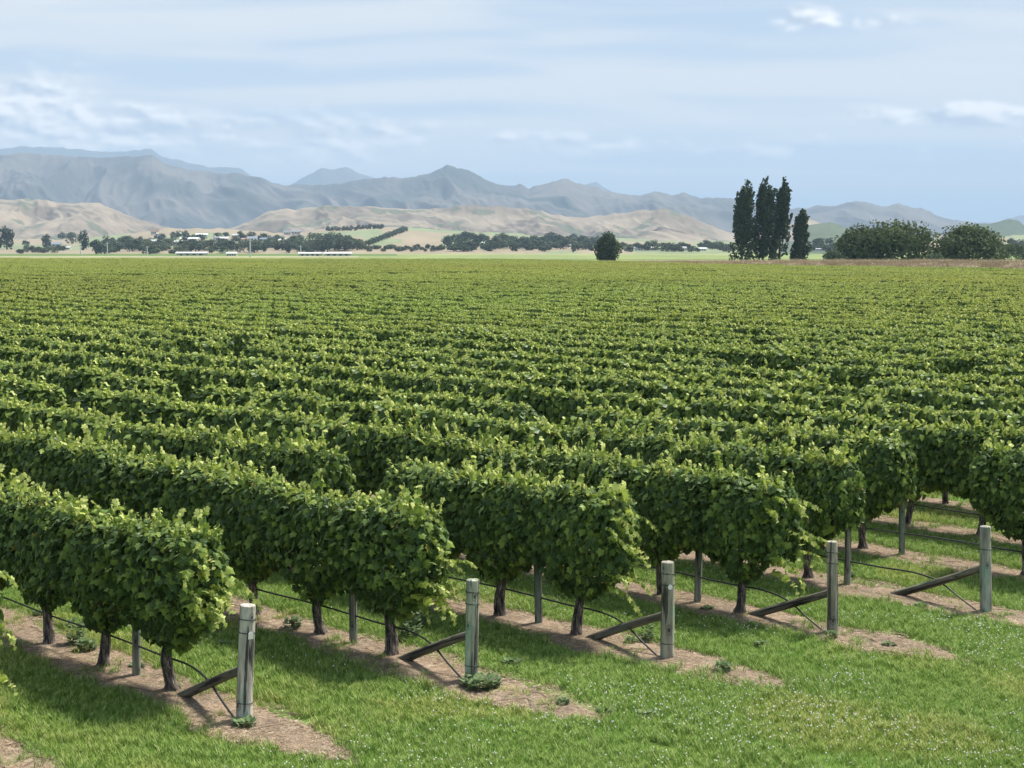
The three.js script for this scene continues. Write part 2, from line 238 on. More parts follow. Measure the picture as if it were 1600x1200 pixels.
// leaves of one vine: a clipped hedge section about 1.55 m along x, hanging lower round the trunk
function vineLeaves(seed, n, size, length = 0.92, copies = 1) {
  const R = rng(seed), list = [], gap = 1.55;
  while (list.length < n) {
    const k = Math.floor(R() * copies), x0 = (k - (copies - 1) / 2) * gap, x = (R() * 2 - 1) * length * 1.06, z = (R() * 2 - 1) * 0.50, y = 0.42 + R() * 1.86;
    const bottom = 0.58 + 0.32 * sm(clamp(Math.abs(x) / 0.75)) + 0.16 * (noise(x * 4 + seed, k, 71) - 0.5), top = 2.03 + 0.12 * (fbm(x * 3.2 + seed * 3.1 + k * 5, z * 3, 3, 73) - 0.5), cy = (bottom + top) / 2, hy = (top - bottom) / 2;
    const wide = 0.315 * (0.86 + 0.5 * fbm(x * 2.1 + seed + k * 9, y * 2.1, 3, 75)) * (y > 0.9 ? 1 : 0.82);
    const q = Math.pow(Math.abs(x) / length, 6) + Math.pow(Math.abs(z) / wide, 2.8) + Math.pow(Math.abs(y - cy) / hy, 3.6);
    if (q > 1.12) continue;
    if (q < 0.30 ? R() > 0.10 : q < 0.58 ? R() > 0.45 : false) continue;
    const out = V(6 * Math.pow(Math.abs(x / length), 5) * Math.sign(x) / length, 3.6 * Math.pow(Math.abs(y - cy) / hy, 2.6) * Math.sign(y - cy) / hy, 2.6 * Math.pow(Math.abs(z) / wide, 1.6) * Math.sign(z) / wide); if (out.lengthSq() < 1e-4) out.set(0, 0, 1); out.normalize();
    const [nn, tip] = leafPose(R, out), s = size * (0.7 + 0.6 * R());
    list.push({ p: V(x + x0, y, z), n: nn, tip, s, q, tint: Math.min(4, Math.floor(Math.pow(R(), 1.4) * 5)), bend: 0.15 + 0.5 * R(), young: false });
  }
  return list;
}
// a shoot: thin stem with small leaves left and right, growing from p along dir and drooping
function shoot(soup, kind, R, p, dir, len, droop, stemSides = 3) {
  const pts = []; let q = p.clone(), d = dir.clone().normalize(); const N = 6;
  for (let i = 0; i <= N; i++) { pts.push(q.clone()); q = q.clone().addScaledVector(d, len / N); d.add(V((R() - 0.5) * 0.3, -droop / N, (R() - 0.5) * 0.3)).normalize(); }
  for (let i = 0; i < N; i++) { const a = pts[i], b = pts[i + 1], r = 0.0042 * (1 - 0.5 * i / N); for (let k = 0; k < stemSides; k++) { const f = (k / stemSides) * 6.283, g = ((k + 1) / stemSides) * 6.283, P = (o, w) => [o.x + Math.cos(w) * r, o.y, o.z + Math.sin(w) * r]; soup.tri(P(a, f), P(b, f), P(b, g), [0.16, 0.17, 0.06]); soup.tri(P(a, f), P(b, g), P(a, g), [0.16, 0.17, 0.06]); } }
  const leaves = Math.max(4, Math.round(len / 0.045));
  for (let i = 0; i < leaves; i++) { const f = (i + 0.6) / leaves, at = pts[Math.min(N - 1, Math.floor(f * N))].clone().lerp(pts[Math.min(N, Math.floor(f * N) + 1)], f * N % 1), w = R() * 6.283, out = V(Math.cos(w), 0.35, Math.sin(w)).normalize(), [n, tip] = leafPose(R, out); tip.multiplyScalar(0.6).addScaledVector(out, 0.8).addScaledVector(n, -tip.dot(n)).normalize(); putLeaf(soup, kind, at, n, tip, (0.115 - 0.05 * f) * (0.8 + 0.5 * R()), (R() < 0.75 ? youngLitTints : leafTints.slice(3))[Math.floor(R() * 2)], 0.4); }
}
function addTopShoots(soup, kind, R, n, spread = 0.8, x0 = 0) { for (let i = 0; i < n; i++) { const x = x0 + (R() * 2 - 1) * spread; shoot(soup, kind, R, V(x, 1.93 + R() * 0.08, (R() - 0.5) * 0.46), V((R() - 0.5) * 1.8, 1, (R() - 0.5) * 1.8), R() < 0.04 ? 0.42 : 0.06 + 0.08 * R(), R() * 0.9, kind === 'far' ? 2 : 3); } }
function foliage(list, kind, seed, shoots, opt = {}) {
  const s = new Soup(), R = rng(seed + 900);
  for (const l of list) { const t = R() < 0.004 ? [0.27, 0.26, 0.06] : leafTints[l.tint], k = 0.9 + 0.2 * R(); putLeaf(s, kind, l.p, l.n, l.tip, l.s, [t[0] * k, t[1] * k, t[2] * k], l.bend); }
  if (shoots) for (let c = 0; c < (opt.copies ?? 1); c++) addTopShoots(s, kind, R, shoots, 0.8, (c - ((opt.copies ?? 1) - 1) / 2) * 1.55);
  return s.geo();
}
// gnarled trunk with a forked head, bark ridges on its surface
function trunkGeo(seed, sides, rings) {
  const R = rng(seed), pos = [], uv = [], idx = [], lean = [(R() - 0.5) * 0.12, (R() - 0.5) * 0.08], ph = R() * 6;
  for (let j = 0; j <= rings; j++) { const f = j / rings, y = f * 0.98 - 0.03, r0 = 0.047 * (1.25 - 0.45 * f + 0.35 * Math.pow(Math.abs(f - 0.85), 2)) + (f < 0.1 ? 0.014 : 0); const cx = lean[0] * f + 0.028 * Math.sin(f * 5 + ph), cz = lean[1] * f + 0.02 * Math.cos(f * 6 + ph);
    for (let k = 0; k <= sides; k++) { const w = k / sides * 6.2832, r = r0 * (0.55 + 1.0 * noise(Math.cos(w) * 2.4 + seed + f * 1.8, Math.sin(w) * 2.4 + f * 3, 88)); pos.push(cx + Math.cos(w + f) * r, y, cz + Math.sin(w + f) * r); uv.push(k / sides * 0.4, y); if (j && k) { const a = (j - 1) * (sides + 1) + k - 1, b = a + 1, c = a + sides + 1, e = c + 1; idx.push(a, c, b, b, c, e); } } }
  const g = new THREE.BufferGeometry(); g.setAttribute('position', new THREE.BufferAttribute(new Float32Array(pos), 3)); g.setAttribute('uv', new THREE.BufferAttribute(new Float32Array(uv), 2)); g.setIndex(idx); g.computeVertexNormals(); return g;
}
const barkTexture = dataTexture(256, 512, (u, v) => { const a = tileNoise(u * 1, v * 0.25, 24, 141), b = tileNoise(u, v, 12, 142), c = tileNoise(u, v * 0.5, 40, 143), k = 0.27 + 0.7 * (a - 0.45) + 0.2 * (b - 0.5) + 0.5 * (c - 0.5); return [k * 1.08, k * 0.98, k * 0.90]; });
const barkBump = dataTexture(256, 512, (u, v) => { const k = tileNoise(u, v * 0.25, 24, 141); return [k, k, k]; }, false);
barkTexture.repeat.set(2.5, 1.4); barkBump.repeat.set(2.5, 1.4);
const barkMat = new THREE.MeshStandardMaterial({ map: barkTexture, bumpMap: barkBump, bumpScale: 0.02, roughness: 1 });

const NEAR_N = 2600;
const nearLists = [11, 12, 13, 14].map((s) => vineLeaves(s, NEAR_N, 0.104));
const PICKED = 100;                                           // outermost leaves of the nearest vines that stand as parts of their own
const nearPick = nearLists.map((l) => [...l.keys()].filter((k) => l[k].q > 0.72 && l[k].p.z < -0.08).sort((a, b) => hash(a, 7, 3) - hash(b, 7, 3)).slice(0, PICKED));
const nearWhole = nearLists.map((l, i) => foliage(l, 'near', i + 1, 0));
const nearRest = nearLists.map((l, i) => { const s = new Set(nearPick[i]); return foliage(l.filter((_, k) => !s.has(k)), 'near', i + 1, 0); });
const midGeos = [21, 22, 23, 24].map((s) => foliage(vineLeaves(s, 1000, 0.148), 'mid', s, 52));
const midFarGeos = [31, 32].map((s) => foliage(vineLeaves(s, 520, 0.19), 'far', s, 56));
const farGeos = [41, 42].map((s) => foliage(vineLeaves(s, 1000, 0.27, 0.98, 4), 'far', s, 56, { copies: 4 }));
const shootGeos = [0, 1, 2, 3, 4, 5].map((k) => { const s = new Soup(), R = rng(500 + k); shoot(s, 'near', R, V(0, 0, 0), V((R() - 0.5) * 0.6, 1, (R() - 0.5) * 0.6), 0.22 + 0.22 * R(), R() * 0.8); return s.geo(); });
const sideShootGeos = [0, 1, 2].map((k) => { const s = new Soup(), R = rng(540 + k); shoot(s, 'near', R, V(0, 0, 0), V(-1, 0.35, (R() - 0.5) * 0.5), 0.5 + 0.25 * R(), 1.3); return s.geo(); });
const trunkNear = [1, 2, 3, 4].map((k) => trunkGeo(k * 7, 12, 22)), trunkMid = [5, 6].map((k) => trunkGeo(k * 7, 6, 8));
const oneLeaf = (() => { const s = new Soup(); putLeaf(s, 'near', V(0, 0, 0), V(0, 0, 1), V(0, 1, 0), 1, [1, 1, 1], 0.35); return s.geo(); })();
const oneLeafMats = leafTints.map((t) => { const m = leafMat.clone(); m.vertexColors = false; m.color.setRGB(...t); return m; });

const ordinals = ['first', 'second', 'third', 'fourth', 'fifth', 'sixth', 'seventh', 'eighth', 'ninth', 'tenth', 'eleventh', 'twelfth', 'thirteenth', 'fourteenth', 'fifteenth', 'sixteenth', 'seventeenth', 'eighteenth', 'nineteenth', 'twentieth', 'twenty-first', 'twenty-second', 'twenty-third', 'twenty-fourth', 'twenty-fifth', 'twenty-sixth', 'twenty-seventh', 'twenty-eighth', 'twenty-ninth', 'thirtieth'];
const endNames = ['leftmost end post', 'second end post', 'third end post', 'fourth end post', 'rightmost end post'];
// missing vines: named places along the rows nearest the camera, and gaps read off the photograph further back
const missing = new Set(['4:0', '5:1', '2:3']);
const gapSpots = [[305, 598], [95, 607], [885, 650], [1340, 595], [1485, 575], [350, 548], [1195, 570]];
const vines = [];
for (let i = -1; i < 190; i++) for (let k = 0; k < 420; k++) {
  const t = (i < 0 ? 0.95 : 1.6) + 1.55 * k, [x, z] = rowPoint(i, t), u = x / z; if (z > 470) break;
  if (u < -0.44) break; if (u > 0.44) continue;
  if (z > farEdge(u)) continue;
  const past = lane(x, z); vines.push({ i, k, t, x, z, u, block: past < 0 ? 1 : past > 6.5 ? 2 : 0 });
}
for (const [c, r] of gapSpots) { let best = null, d = 1e9; for (const v of vines) if (v.z < 120) { const q = Math.hypot(800 + F * v.u / CP - c, (rowOf(1.9, v.z) - r) * 2); if (q < d) { d = q; best = v; } } missing.add(`${best.i}:${best.k}`); }
const Rv = rng(4242);
for (const v of vines) { v.r = [Rv(), Rv(), Rv(), Rv(), Rv()]; if (v.i > 5 && v.r[4] < 0.018) missing.add(`${v.i}:${v.k}`); }
const standing = vines.filter((v) => v.block && !missing.has(`${v.i}:${v.k}`));
const inView = standing.filter((v) => v.block === 1 && Math.abs(v.u) < 0.345 + 0.9 / v.z).sort((a, b) => a.z - b.z).slice(0, 300);
const single = new Set(inView);
console.log('vines', standing.length, 'to', inView[inView.length - 1].z.toFixed(1), 'near', inView.filter((v) => v.z < 28.5).length, 'picked', inView.filter((v) => v.z < 25).length);
const placeVine = (o, v) => { o.position.set(v.x, 0, -v.z); const flip = v.r[0] < 0.5 && v.k > 0 ? Math.PI : 0; o.rotation.y = ROW_TURN + flip + (v.r[1] - 0.5) * 0.05; const s = 0.97 + 0.07 * v.r[2]; o.scale.set(1, s * (0.975 + 0.06 * fbm(v.x * 0.12, v.z * 0.12, 2, 91)), 0.94 + 0.16 * v.r[3]); };
for (const v of inView) {
  const o = add(new THREE.Group(), 'grapevine'); placeVine(o, v);
  const row = v.i < 0 ? 'leafy grapevine cut by the left picture edge, nearest of all vines' : v.i < 5 ? `grapevine, ${ordinals[v.k] ?? 'far'} from the ${endNames[v.i]}` : v.i === 5 && v.k === 0 ? 'dark leafy grapevine behind the rightmost end post, cut by the right picture edge' : `leafy grapevine in the ${ordinals[v.i + 1] ?? 'farther'} hedge row counted from the front`;
  tag(o, row, 'grapevine', v.i < 5 ? 'vines of the front rows' : `vines of the ${ordinals[v.i + 1] ?? 'farther'} row`);
  const variant = Math.floor(v.r[3] * 4);
  if (v.z < 28.5) {
    part('trunk', trunkNear[(v.k + v.i * 3 + 8) % 4], barkMat, o);
    const f = part('foliage', v.z < 25 ? nearRest[variant] : nearWhole[variant], leafMat, o); f.userData.kind = 'stuff';
    if (v.z < 25) for (const k of nearPick[variant]) { const l = nearLists[variant][k], m = part('leaf', oneLeaf, oneLeafMats[l.tint], o); m.matrixAutoUpdate = true; m.quaternion.setFromRotationMatrix(new THREE.Matrix4().makeBasis(l.tip.clone().cross(l.n), l.tip, l.n)); m.position.copy(l.p); m.scale.setScalar(l.s); }
    const R = rng(v.i * 97 + v.k * 13 + 5), n = 46 + Math.floor(R() * 8);
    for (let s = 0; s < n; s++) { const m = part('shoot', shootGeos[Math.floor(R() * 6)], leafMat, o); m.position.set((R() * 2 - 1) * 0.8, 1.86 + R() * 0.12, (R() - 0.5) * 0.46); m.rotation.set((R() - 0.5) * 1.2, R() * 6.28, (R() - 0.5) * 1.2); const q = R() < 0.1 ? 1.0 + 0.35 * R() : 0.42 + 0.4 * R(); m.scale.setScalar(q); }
    if (v.k === 0 || (v.i === 4 && v.k === 1)) for (let s = 0; s < 18; s++) { const m = part('shoot', sideShootGeos[s % 3], leafMat, o); m.position.set(-0.62 - 0.15 * R(), 0.75 + R() * 1.2, (R() - 0.5) * 0.5); m.rotation.set(0, (R() - 0.5) * 1.3, (R() - 0.5) * 0.5); m.scale.setScalar(0.6 + 0.5 * R()); }
  } else { part('trunk', trunkMid[v.k % 2], barkMat, o); const f = part('foliage', midGeos[variant], leafMat, o); f.userData.kind = 'stuff'; }
}
{ // all the vines past those: one mass
  const mass = add(new THREE.Group(), 'vineyard_foliage'); mass.userData.kind = 'stuff'; mass.userData.label = 'mass of green vine rows filling the middle of the picture'; mass.userData.category = 'vines';
  const rest = standing.filter((v) => !single.has(v)), dummy = new THREE.Object3D(), far = rest.filter((v) => v.z > 150), mid = rest.filter((v) => v.z <= 150);
  const fill = (name, geo, list, place) => { const im = lit(new THREE.InstancedMesh(geo, leafMat, list.length)); im.name = name; list.forEach((v, k) => { place(v); dummy.updateMatrix(); im.setMatrixAt(k, dummy.matrix); const b = 0.92 + 0.22 * fbm(v.x * 0.05, v.z * 0.05, 3, 97), y = 0.94 + 0.25 * fbm(v.x * 0.02, v.z * 0.02, 2, 99); im.setColorAt(k, new THREE.Color(b * y, b, b * 0.95)); }); mass.add(im); };
  for (let g = 0; g < 2; g++) fill('vine_rows', midFarGeos[g], mid.filter((v) => (v.r[3] < 0.5) === !g), (v) => { dummy.position.set(0, 0, 0); placeVine(dummy, v); });
  const seg = far.filter((v) => v.k % 4 === 0);
  for (let g = 0; g < 2; g++) fill('vine_rows', farGeos[g], seg.filter((v) => (v.r[3] < 0.5) === !g), (v) => { placeVine(dummy, v); const [x, z] = rowPoint(v.i, v.t + 2.3); dummy.position.set(x, 0, -z); });
  console.log('mass', mid.length, seg.length);
}

// ---------------------------------------------------------------- posts, braces, hoses, wires
const woodTexture = dataTexture(256, 1024, (u, v) => {
  const du = u + 0.03 * tileNoise(u, v, 4, 150), grain = tileNoise(du, v * 0.16, 16, 151), fine = tileNoise(du, v * 0.22, 90, 152), blot = tileNoise(u, v, 6, 153), crack = step(0.66, 0.72, tileNoise(du, v * 0.12, 14, 154)), k = 0.68 + 0.34 * (grain - 0.5) + 0.20 * (fine - 0.5) + 0.42 * (blot - 0.5) - 0.34 * crack;
  let knot = 0; for (const [a, b, r] of [[0.12, 0.22, 0.05], [0.46, 0.55, 0.04], [0.71, 0.35, 0.055], [0.30, 0.78, 0.045], [0.86, 0.86, 0.04], [0.58, 0.12, 0.035]]) { const q = Math.hypot((u - a) / r, (v - b) / (r * 0.55)); knot = Math.max(knot, step(1, 0.35, q), 0.6 * step(0.3, 0, Math.abs(q - 1.35))); } const kk = k * (1 - 0.5 * knot), green = step(0.5, 0.66, tileNoise(u, v, 4, 155)); return [kk * lerp(1, 0.88, green), kk * lerp(0.97, 1.0, green), kk * lerp(0.92, 0.93, green)];
});
const woodBump = dataTexture(256, 512, (u, v) => { const du = u + 0.03 * tileNoise(u, v, 4, 150), k = 0.5 * tileNoise(du, v * 0.16, 16, 151) + 0.5 * (1 - step(0.66, 0.72, tileNoise(du, v * 0.12, 14, 154))); return [k, k, k]; }, false);
const wood = (r, g, b) => new THREE.MeshStandardMaterial({ map: woodTexture, bumpMap: woodBump, bumpScale: 0.03, roughness: 0.95, color: new THREE.Color(r, g, b) });
const wireMat = new THREE.MeshStandardMaterial({ color: new THREE.Color(0.05, 0.055, 0.05), roughness: 0.6, metalness: 0.6 });
const hoseMat = new THREE.MeshStandardMaterial({ color: new THREE.Color(0.012, 0.013, 0.012), roughness: 0.55 });
const whiteMat = new THREE.MeshStandardMaterial({ color: new THREE.Color(0.78, 0.76, 0.70), roughness: 0.6 });
function logGeo(r0, r1, len, seed, sides = 20, rings = 12) { // a round pole along y, a little crooked and knotty, with a worn top edge
  const pos = [], uv = [], idx = [], row = [[0, 0], ...Array.from({ length: rings + 1 }, (_, j) => [j / rings * (len - 0.012), 1]), [len, 0.9], [len + 0.004, 0]];
  row.forEach(([y, q], j) => { const f = clamp(y / len), r = lerp(r0, r1, f) * q; for (let k = 0; k <= sides; k++) { const w = k / sides * 6.2832, n = 0.95 + 0.10 * noise(Math.cos(w) * 1.3 + seed, Math.sin(w) * 1.3 + y * 1.4, 161) + 0.03 * (noise(k * 1.7, y * 9 + seed, 163) - 0.5); pos.push(Math.cos(w) * r * n + 0.012 * Math.sin(y * 2 + seed), y, Math.sin(w) * r * n); uv.push(k / sides + seed * 0.37, y / 1.6 + (q < 0.5 ? 0.03 : 0)); if (j && k) { const a = (j - 1) * (sides + 1) + k - 1, b = a + 1, c = a + sides + 1, e = c + 1; idx.push(a, c, b, b, c, e); } } });
  const g = new THREE.BufferGeometry(); g.setAttribute('position', new THREE.BufferAttribute(new Float32Array(pos), 3)); g.setAttribute('uv', new THREE.BufferAttribute(new Float32Array(uv), 2)); g.setIndex(idx); g.computeVertexNormals(); return g;
}
const postLooks = [[1.0, 0.985, 0.95, 1.36, 0.095], [0.62, 0.68, 0.58, 1.30, 0.086], [0.68, 0.68, 0.58, 1.30, 0.089], [0.68, 0.66, 0.58, 1.31, 0.080], [0.60, 0.62, 0.58, 1.30, 0.086]];
const postLabels = ['light grey weathered end post, tilted left, with a white tag', 'greenish weathered end post with two dark wire bands, leafy plant at its foot', 'mottled grey-green end post with a small round white tag, in the centre right', 'slim smooth grey end post with a black hose at its foot', 'rightmost grey end post with a long diagonal brace'];
for (let i = 0; i < 5; i++) {
  const [x, z] = rowEnd(i), [r, g, b, h, rad] = postLooks[i], o = add(new THREE.Group(), 'end_post'); o.position.set(x, 0, -z); o.rotation.y = ROW_TURN;
  tag(o, postLabels[i], 'post', 'end posts of the vine rows');
  const m = wood(r, g, b), p = part('post', logGeo(rad, rad * 0.93, h + 0.15, i + 1), m, o); p.position.y = -0.15;
  const lean = [0.035, 0.004, -0.004, -0.012, -0.02][i]; p.rotation.z = lean * -DX; p.rotation.x = lean * 0.7;
  for (const y of i === 4 ? [h * 0.74] : [h * 0.77, h * 0.885, h * 0.17]) { const s = new THREE.TorusGeometry(rad * 0.985, 0.0055, 5, 28).rotateX(Math.PI / 2 + 0.04); const w = part('wire_band', s, wireMat, p); w.position.set(0.012 * Math.sin((y + 0.15) * 2 + i + 1), y + 0.15, 0); }
  if (i === 0 || i === 2) { const s = new THREE.Shape(); if (i === 0) { s.moveTo(-0.022, -0.03); s.lineTo(0.022, -0.03); s.lineTo(0.025, 0.02); s.lineTo(0.006, 0.034); s.lineTo(-0.02, 0.022); } else s.absarc(0, 0, 0.024, 0, 6.283); const t = part('tag', new THREE.ExtrudeGeometry(s, { depth: 0.004, bevelEnabled: false }), whiteMat, p); const face = Math.PI - ROW_TURN + Math.atan2(-x, z) + Math.PI + 0.45; t.position.set(Math.sin(face) * (rad * 1.04 + 0.012) + 0.01, h * 0.77 + 0.13, Math.cos(face) * (rad * 1.04 + 0.012)); t.scale.setScalar(1.35); t.rotation.y = face; }
  const len = i === 4 ? 1.75 : 1.55, top = i === 4 ? 0.70 : 0.60, ang = Math.asin(Math.min(0.9, (top + 0.02) / len)), br = part('brace', logGeo(0.058, 0.052, len, i + 11, 14, 8), wood(0.26, 0.24, 0.20), o);
  br.position.set(Math.cos(ang) * len + 0.02, -0.02, 0); br.rotation.z = Math.PI / 2 - ang;
}
const linePostGeo = [1, 2, 3].map((k) => logGeo(0.056, 0.052, 1.95, k + 30, 12, 6)), linePostMats = [wood(0.46, 0.49, 0.44), wood(0.36, 0.38, 0.35), wood(0.56, 0.58, 0.53)];
for (let i = 0; i <= 8; i++) for (let k = 0; k < 4; k++) {
  const t = i === 5 ? 3.95 + 6.2 * k : 2.45 + 6.2 * k, [x, z] = rowPoint(i, t, 0.05); if (z > 34 || Math.abs(x / z) > 0.35) continue;
  const o = lit(new THREE.Mesh(linePostGeo[(i + k) % 3], linePostMats[(i * 2 + k) % 3])); add(o, 'line_post'); o.position.set(x, -0.08, -z);
  tag(o, i < 5 ? (k ? `grey wooden line post deeper in the vine row of the ${endNames[i]}` : `grey wooden line post next along the row from the ${endNames[i]}`) : i === 5 && !k ? 'grey line post standing clear in the gap left of the rightmost end post' : `wooden line post half hidden in the ${ordinals[i + 1]} hedge row from the front`, 'post', 'line posts inside the vine rows');
}
for (let i = 0; i <= 8; i++) { // black drip hose under each row, dropping to the foot of the end post
  const pts = [], start = i < 5 ? [[0.10, 0.03], [0.35, 0.14], [0.75, 0.34], [1.15, 0.41]] : [[0.3, 0.42]];
  for (const [t, y] of start) { const [x, z] = rowPoint(i, t, i < 5 ? -0.07 + t * 0.09 : 0.03); pts.push(V(x, y, -z)); }
  for (let t = 1.9; t < 40; t += 0.8) { const [x, z] = rowPoint(i, t, 0.06); pts.push(V(x, 0.43 - 0.03 * Math.abs(Math.sin(t * 1.0)), -z)); }
  const o = add(lit(new THREE.Mesh(new THREE.TubeGeometry(new THREE.CatmullRomCurve3(pts), 220, 0.0135, 6), hoseMat)), 'drip_hose');
  tag(o, i < 5 ? `black drip hose running to the foot of the ${endNames[i]}` : `black drip hose along the ${ordinals[i + 1]} hedge row from the front`, 'hose', 'drip hoses under the vine rows');
}
for (let i = 0; i < 5; i++) for (const h of [0.77, 0.885]) { const y = postLooks[i][3] * h, a = rowPoint(i, 0.08), b = rowPoint(i, 14); const o = add(lit(new THREE.Mesh(new THREE.TubeGeometry(new THREE.CatmullRomCurve3([V(a[0], y, -a[1]), V(...((q) => [q[0], y - 0.02, -q[1]])(rowPoint(i, 4))), V(b[0], y, -b[1])]), 24, 0.0022, 4), wireMat)), 'trellis_wire'); tag(o, `${h > 0.8 ? 'upper' : 'lower'} trellis wire tied to the ${endNames[i]}`, 'wire', 'trellis wires'); }

// ---------------------------------------------------------------- grass, clover, straw, weeds
const bladeMat = new THREE.MeshPhysicalMaterial({ vertexColors: true, flatShading: true, side: THREE.DoubleSide, roughness: 0.9, transmission: 0.3, specularIntensity: 0.4 });
function tuftGeo(seed, n, tall, spread, tints) {
  const R = rng(seed), s = new Soup();
  for (let i = 0; i < n; i++) { const w = R() * 6.283, d = Math.sqrt(R()) * spread, x = Math.cos(w) * d, z = Math.sin(w) * d, f = R() * 6.283, h = tall * (0.55 + 0.7 * R()), b = h * (0.2 + 0.9 * R()), hw = 0.0032 + 0.0022 * R(), cx = Math.cos(f), cz = Math.sin(f), t = tints[Math.floor(R() * tints.length)], k = 0.85 + 0.3 * R(), c = [t[0] * k, t[1] * k, t[2] * k];
    const L = [x - cz * hw, 0, z + cx * hw], Q = [x + cz * hw, 0, z - cx * hw], mx = x + cx * b * 0.35, mz = z + cz * b * 0.35, L2 = [mx - cz * hw * 0.8, h * 0.62, mz + cx * hw * 0.8], Q2 = [mx + cz * hw * 0.8, h * 0.62, mz - cx * hw * 0.8], T = [x + cx * b, h, z + cz * b];
    s.tri(L, Q, Q2, c); s.tri(L, Q2, L2, c); s.tri(L2, Q2, T, c); }
  return s.geo();
}
const lawn = [[0.185, 0.280, 0.048], [0.24, 0.340, 0.062], [0.30, 0.39, 0.085], [0.155, 0.240, 0.048], [0.42, 0.43, 0.18]];
const tufts = [tuftGeo(1, 16, 0.062, 0.085, lawn), tuftGeo(2, 16, 0.078, 0.085, lawn), tuftGeo(3, 14, 0.11, 0.05, lawn)];
const grass = add(new THREE.Group(), 'grass'); grass.userData = { kind: 'stuff', label: 'green mown grass between and in front of the vine rows', category: 'grass' };
const clover = [], straw = [], Rg = rng(777);
{
  const lists = [[], [], []], area = (z0, z1, w, n, far) => {
    for (let k = 0; k < n; k++) {
      const z = Math.sqrt(lerp(z0 * z0, z1 * z1, Rg())), u = (Rg() * 2 - 1) * w, x = u * z, c = soilCover(x, z), q = Rg();
      const thin = fbm(x * 0.7, z * 0.7, 3, 203);
      if (c > 0.02 ? Rg() > 0.30 * step(0.5, 0.72, fbm(x * 2.1, z * 2.1, 2, 205)) : c > -0.06 && q < 0.3) { if (c > 0 && !far) straw.push([x, z]); continue; }
      if (thin < 0.36 && q < 0.35) continue;
      const edge = c > -0.16 && Rg() < 0.22, v = edge ? 2 : Rg() < 0.03 ? 2 : Rg() < 0.5 ? 0 : 1; lists[v].push([x, z, far ? 1.7 : 1]);
      if (!far && c < -0.12) { const pat = fbm(x * 0.55 + 3, z * 0.55, 3, 207), front = step(-3.5, 0.5, x) * step(21.5, 18, z - x * 0.5), left = step(-3.2, -2.2, x); if (Rg() < (0.08 + 0.26 * front) * (0.12 + 0.88 * left) * step(0.40, 0.60, pat)) clover.push([x + (Rg() - 0.5) * 0.2, z + (Rg() - 0.5) * 0.2]); }
    }
  };
  area(14.2, 32, 0.42, 78000, false); area(32, 62, 0.40, 24000, true);
  const d = new THREE.Object3D();
  lists.forEach((l, g) => { const im = lit(new THREE.InstancedMesh(tufts[g], bladeMat, l.length)); im.name = 'grass_blades'; l.forEach(([x, z, s], k) => { d.position.set(x, 0, -z); d.rotation.y = Rg() * 6.283; const n = fbm(x * 0.35, z * 0.35, 3, 211), h = 0.8 + 0.6 * n; d.scale.set(s, s * h * 0.95, s); d.updateMatrix(); im.setMatrixAt(k, d.matrix); const dry = step(0.52, 0.75, fbm(x * 0.6 + 9, z * 0.6, 3, 213)); im.setColorAt(k, new THREE.Color(lerp(0.90, 1.22, dry), lerp(1.0, 1.10, dry), lerp(0.95, 1.2, dry))); }); grass.add(im); });
  console.log('grass', lists.map((l) => l.length), 'clover', clover.length, 'straw', straw.length);
  // clover heads
  const head = (() => { const s = new Soup(), R = rng(9); const g = new THREE.IcosahedronGeometry(0.0085, 0).attributes.position; for (let i = 0; i < g.count; i += 3) { const P = (k) => [g.getX(k), g.getY(k) + 0.075, g.getZ(k)]; const w = 0.55 + 0.2 * R(); s.tri(P(i), P(i + 1), P(i + 2), [w, w * 0.97, w * 0.9]); } s.tri([-0.002, 0, 0], [0.002, 0, 0], [0, 0.07, 0], [0.15, 0.24, 0.06]); return s.geo(); })();
  const im = lit(new THREE.InstancedMesh(head, new THREE.MeshStandardMaterial({ vertexColors: true, flatShading: true, roughness: 0.9 }), clover.length)); clover.forEach(([x, z], k) => { d.position.set(x, 0, -z); d.rotation.y = Rg() * 6.283; const s = 0.75 + 0.55 * Rg(); d.scale.set(s, 0.8 + 0.5 * Rg(), s); d.updateMatrix(); im.setMatrixAt(k, d.matrix); });
  add(im, 'clover_flowers'); im.userData = { kind: 'stuff', label: 'small white clover flowers scattered through the lawn', category: 'clover' };
  // dry straw and twigs lying on the soil
  const st = (() => { const s = new Soup(), R = rng(19), tint = [[0.46, 0.35, 0.22], [0.30, 0.22, 0.14], [0.58, 0.48, 0.34], [0.14, 0.105, 0.075]]; for (let i = 0; i < 11; i++) { const w = R() * 6.283, x = (R() - 0.5) * 0.2, z = (R() - 0.5) * 0.2, l = 0.04 + 0.09 * R(), y = 0.045 + 0.02 * R(), hw = 0.0028, c = tint[Math.floor(R() * 4)], a = [x, y, z], b = [x + Math.cos(w) * l, y + 0.012 * (R() - 0.3), z + Math.sin(w) * l], px = -Math.sin(w) * hw, pz = Math.cos(w) * hw; s.tri([a[0] + px, a[1], a[2] + pz], [a[0] - px, a[1], a[2] - pz], b, c); s.tri([b[0] + px, b[1], b[2] + pz], b, [a[0] - px, a[1] + 0.002, a[2] - pz], c); } return s.geo(); })();
  const keep = straw.filter(([x, z]) => { const [ex, ez] = rowEnd(0); return Rg() < 0.35 + 0.65 * step(0.40, 0.6, fbm(x * 1.1, z * 1.1, 3, 221)); });
  const is = lit(new THREE.InstancedMesh(st, new THREE.MeshStandardMaterial({ vertexColors: true, flatShading: true, side: THREE.DoubleSide, roughness: 1 }), keep.length)); keep.forEach(([x, z], k) => { d.position.set(x, -0.02, -z); d.rotation.y = Rg() * 6.283; const s = 0.8 + 0.6 * Rg(); d.scale.set(s, 1, s); d.updateMatrix(); is.setMatrixAt(k, d.matrix); });
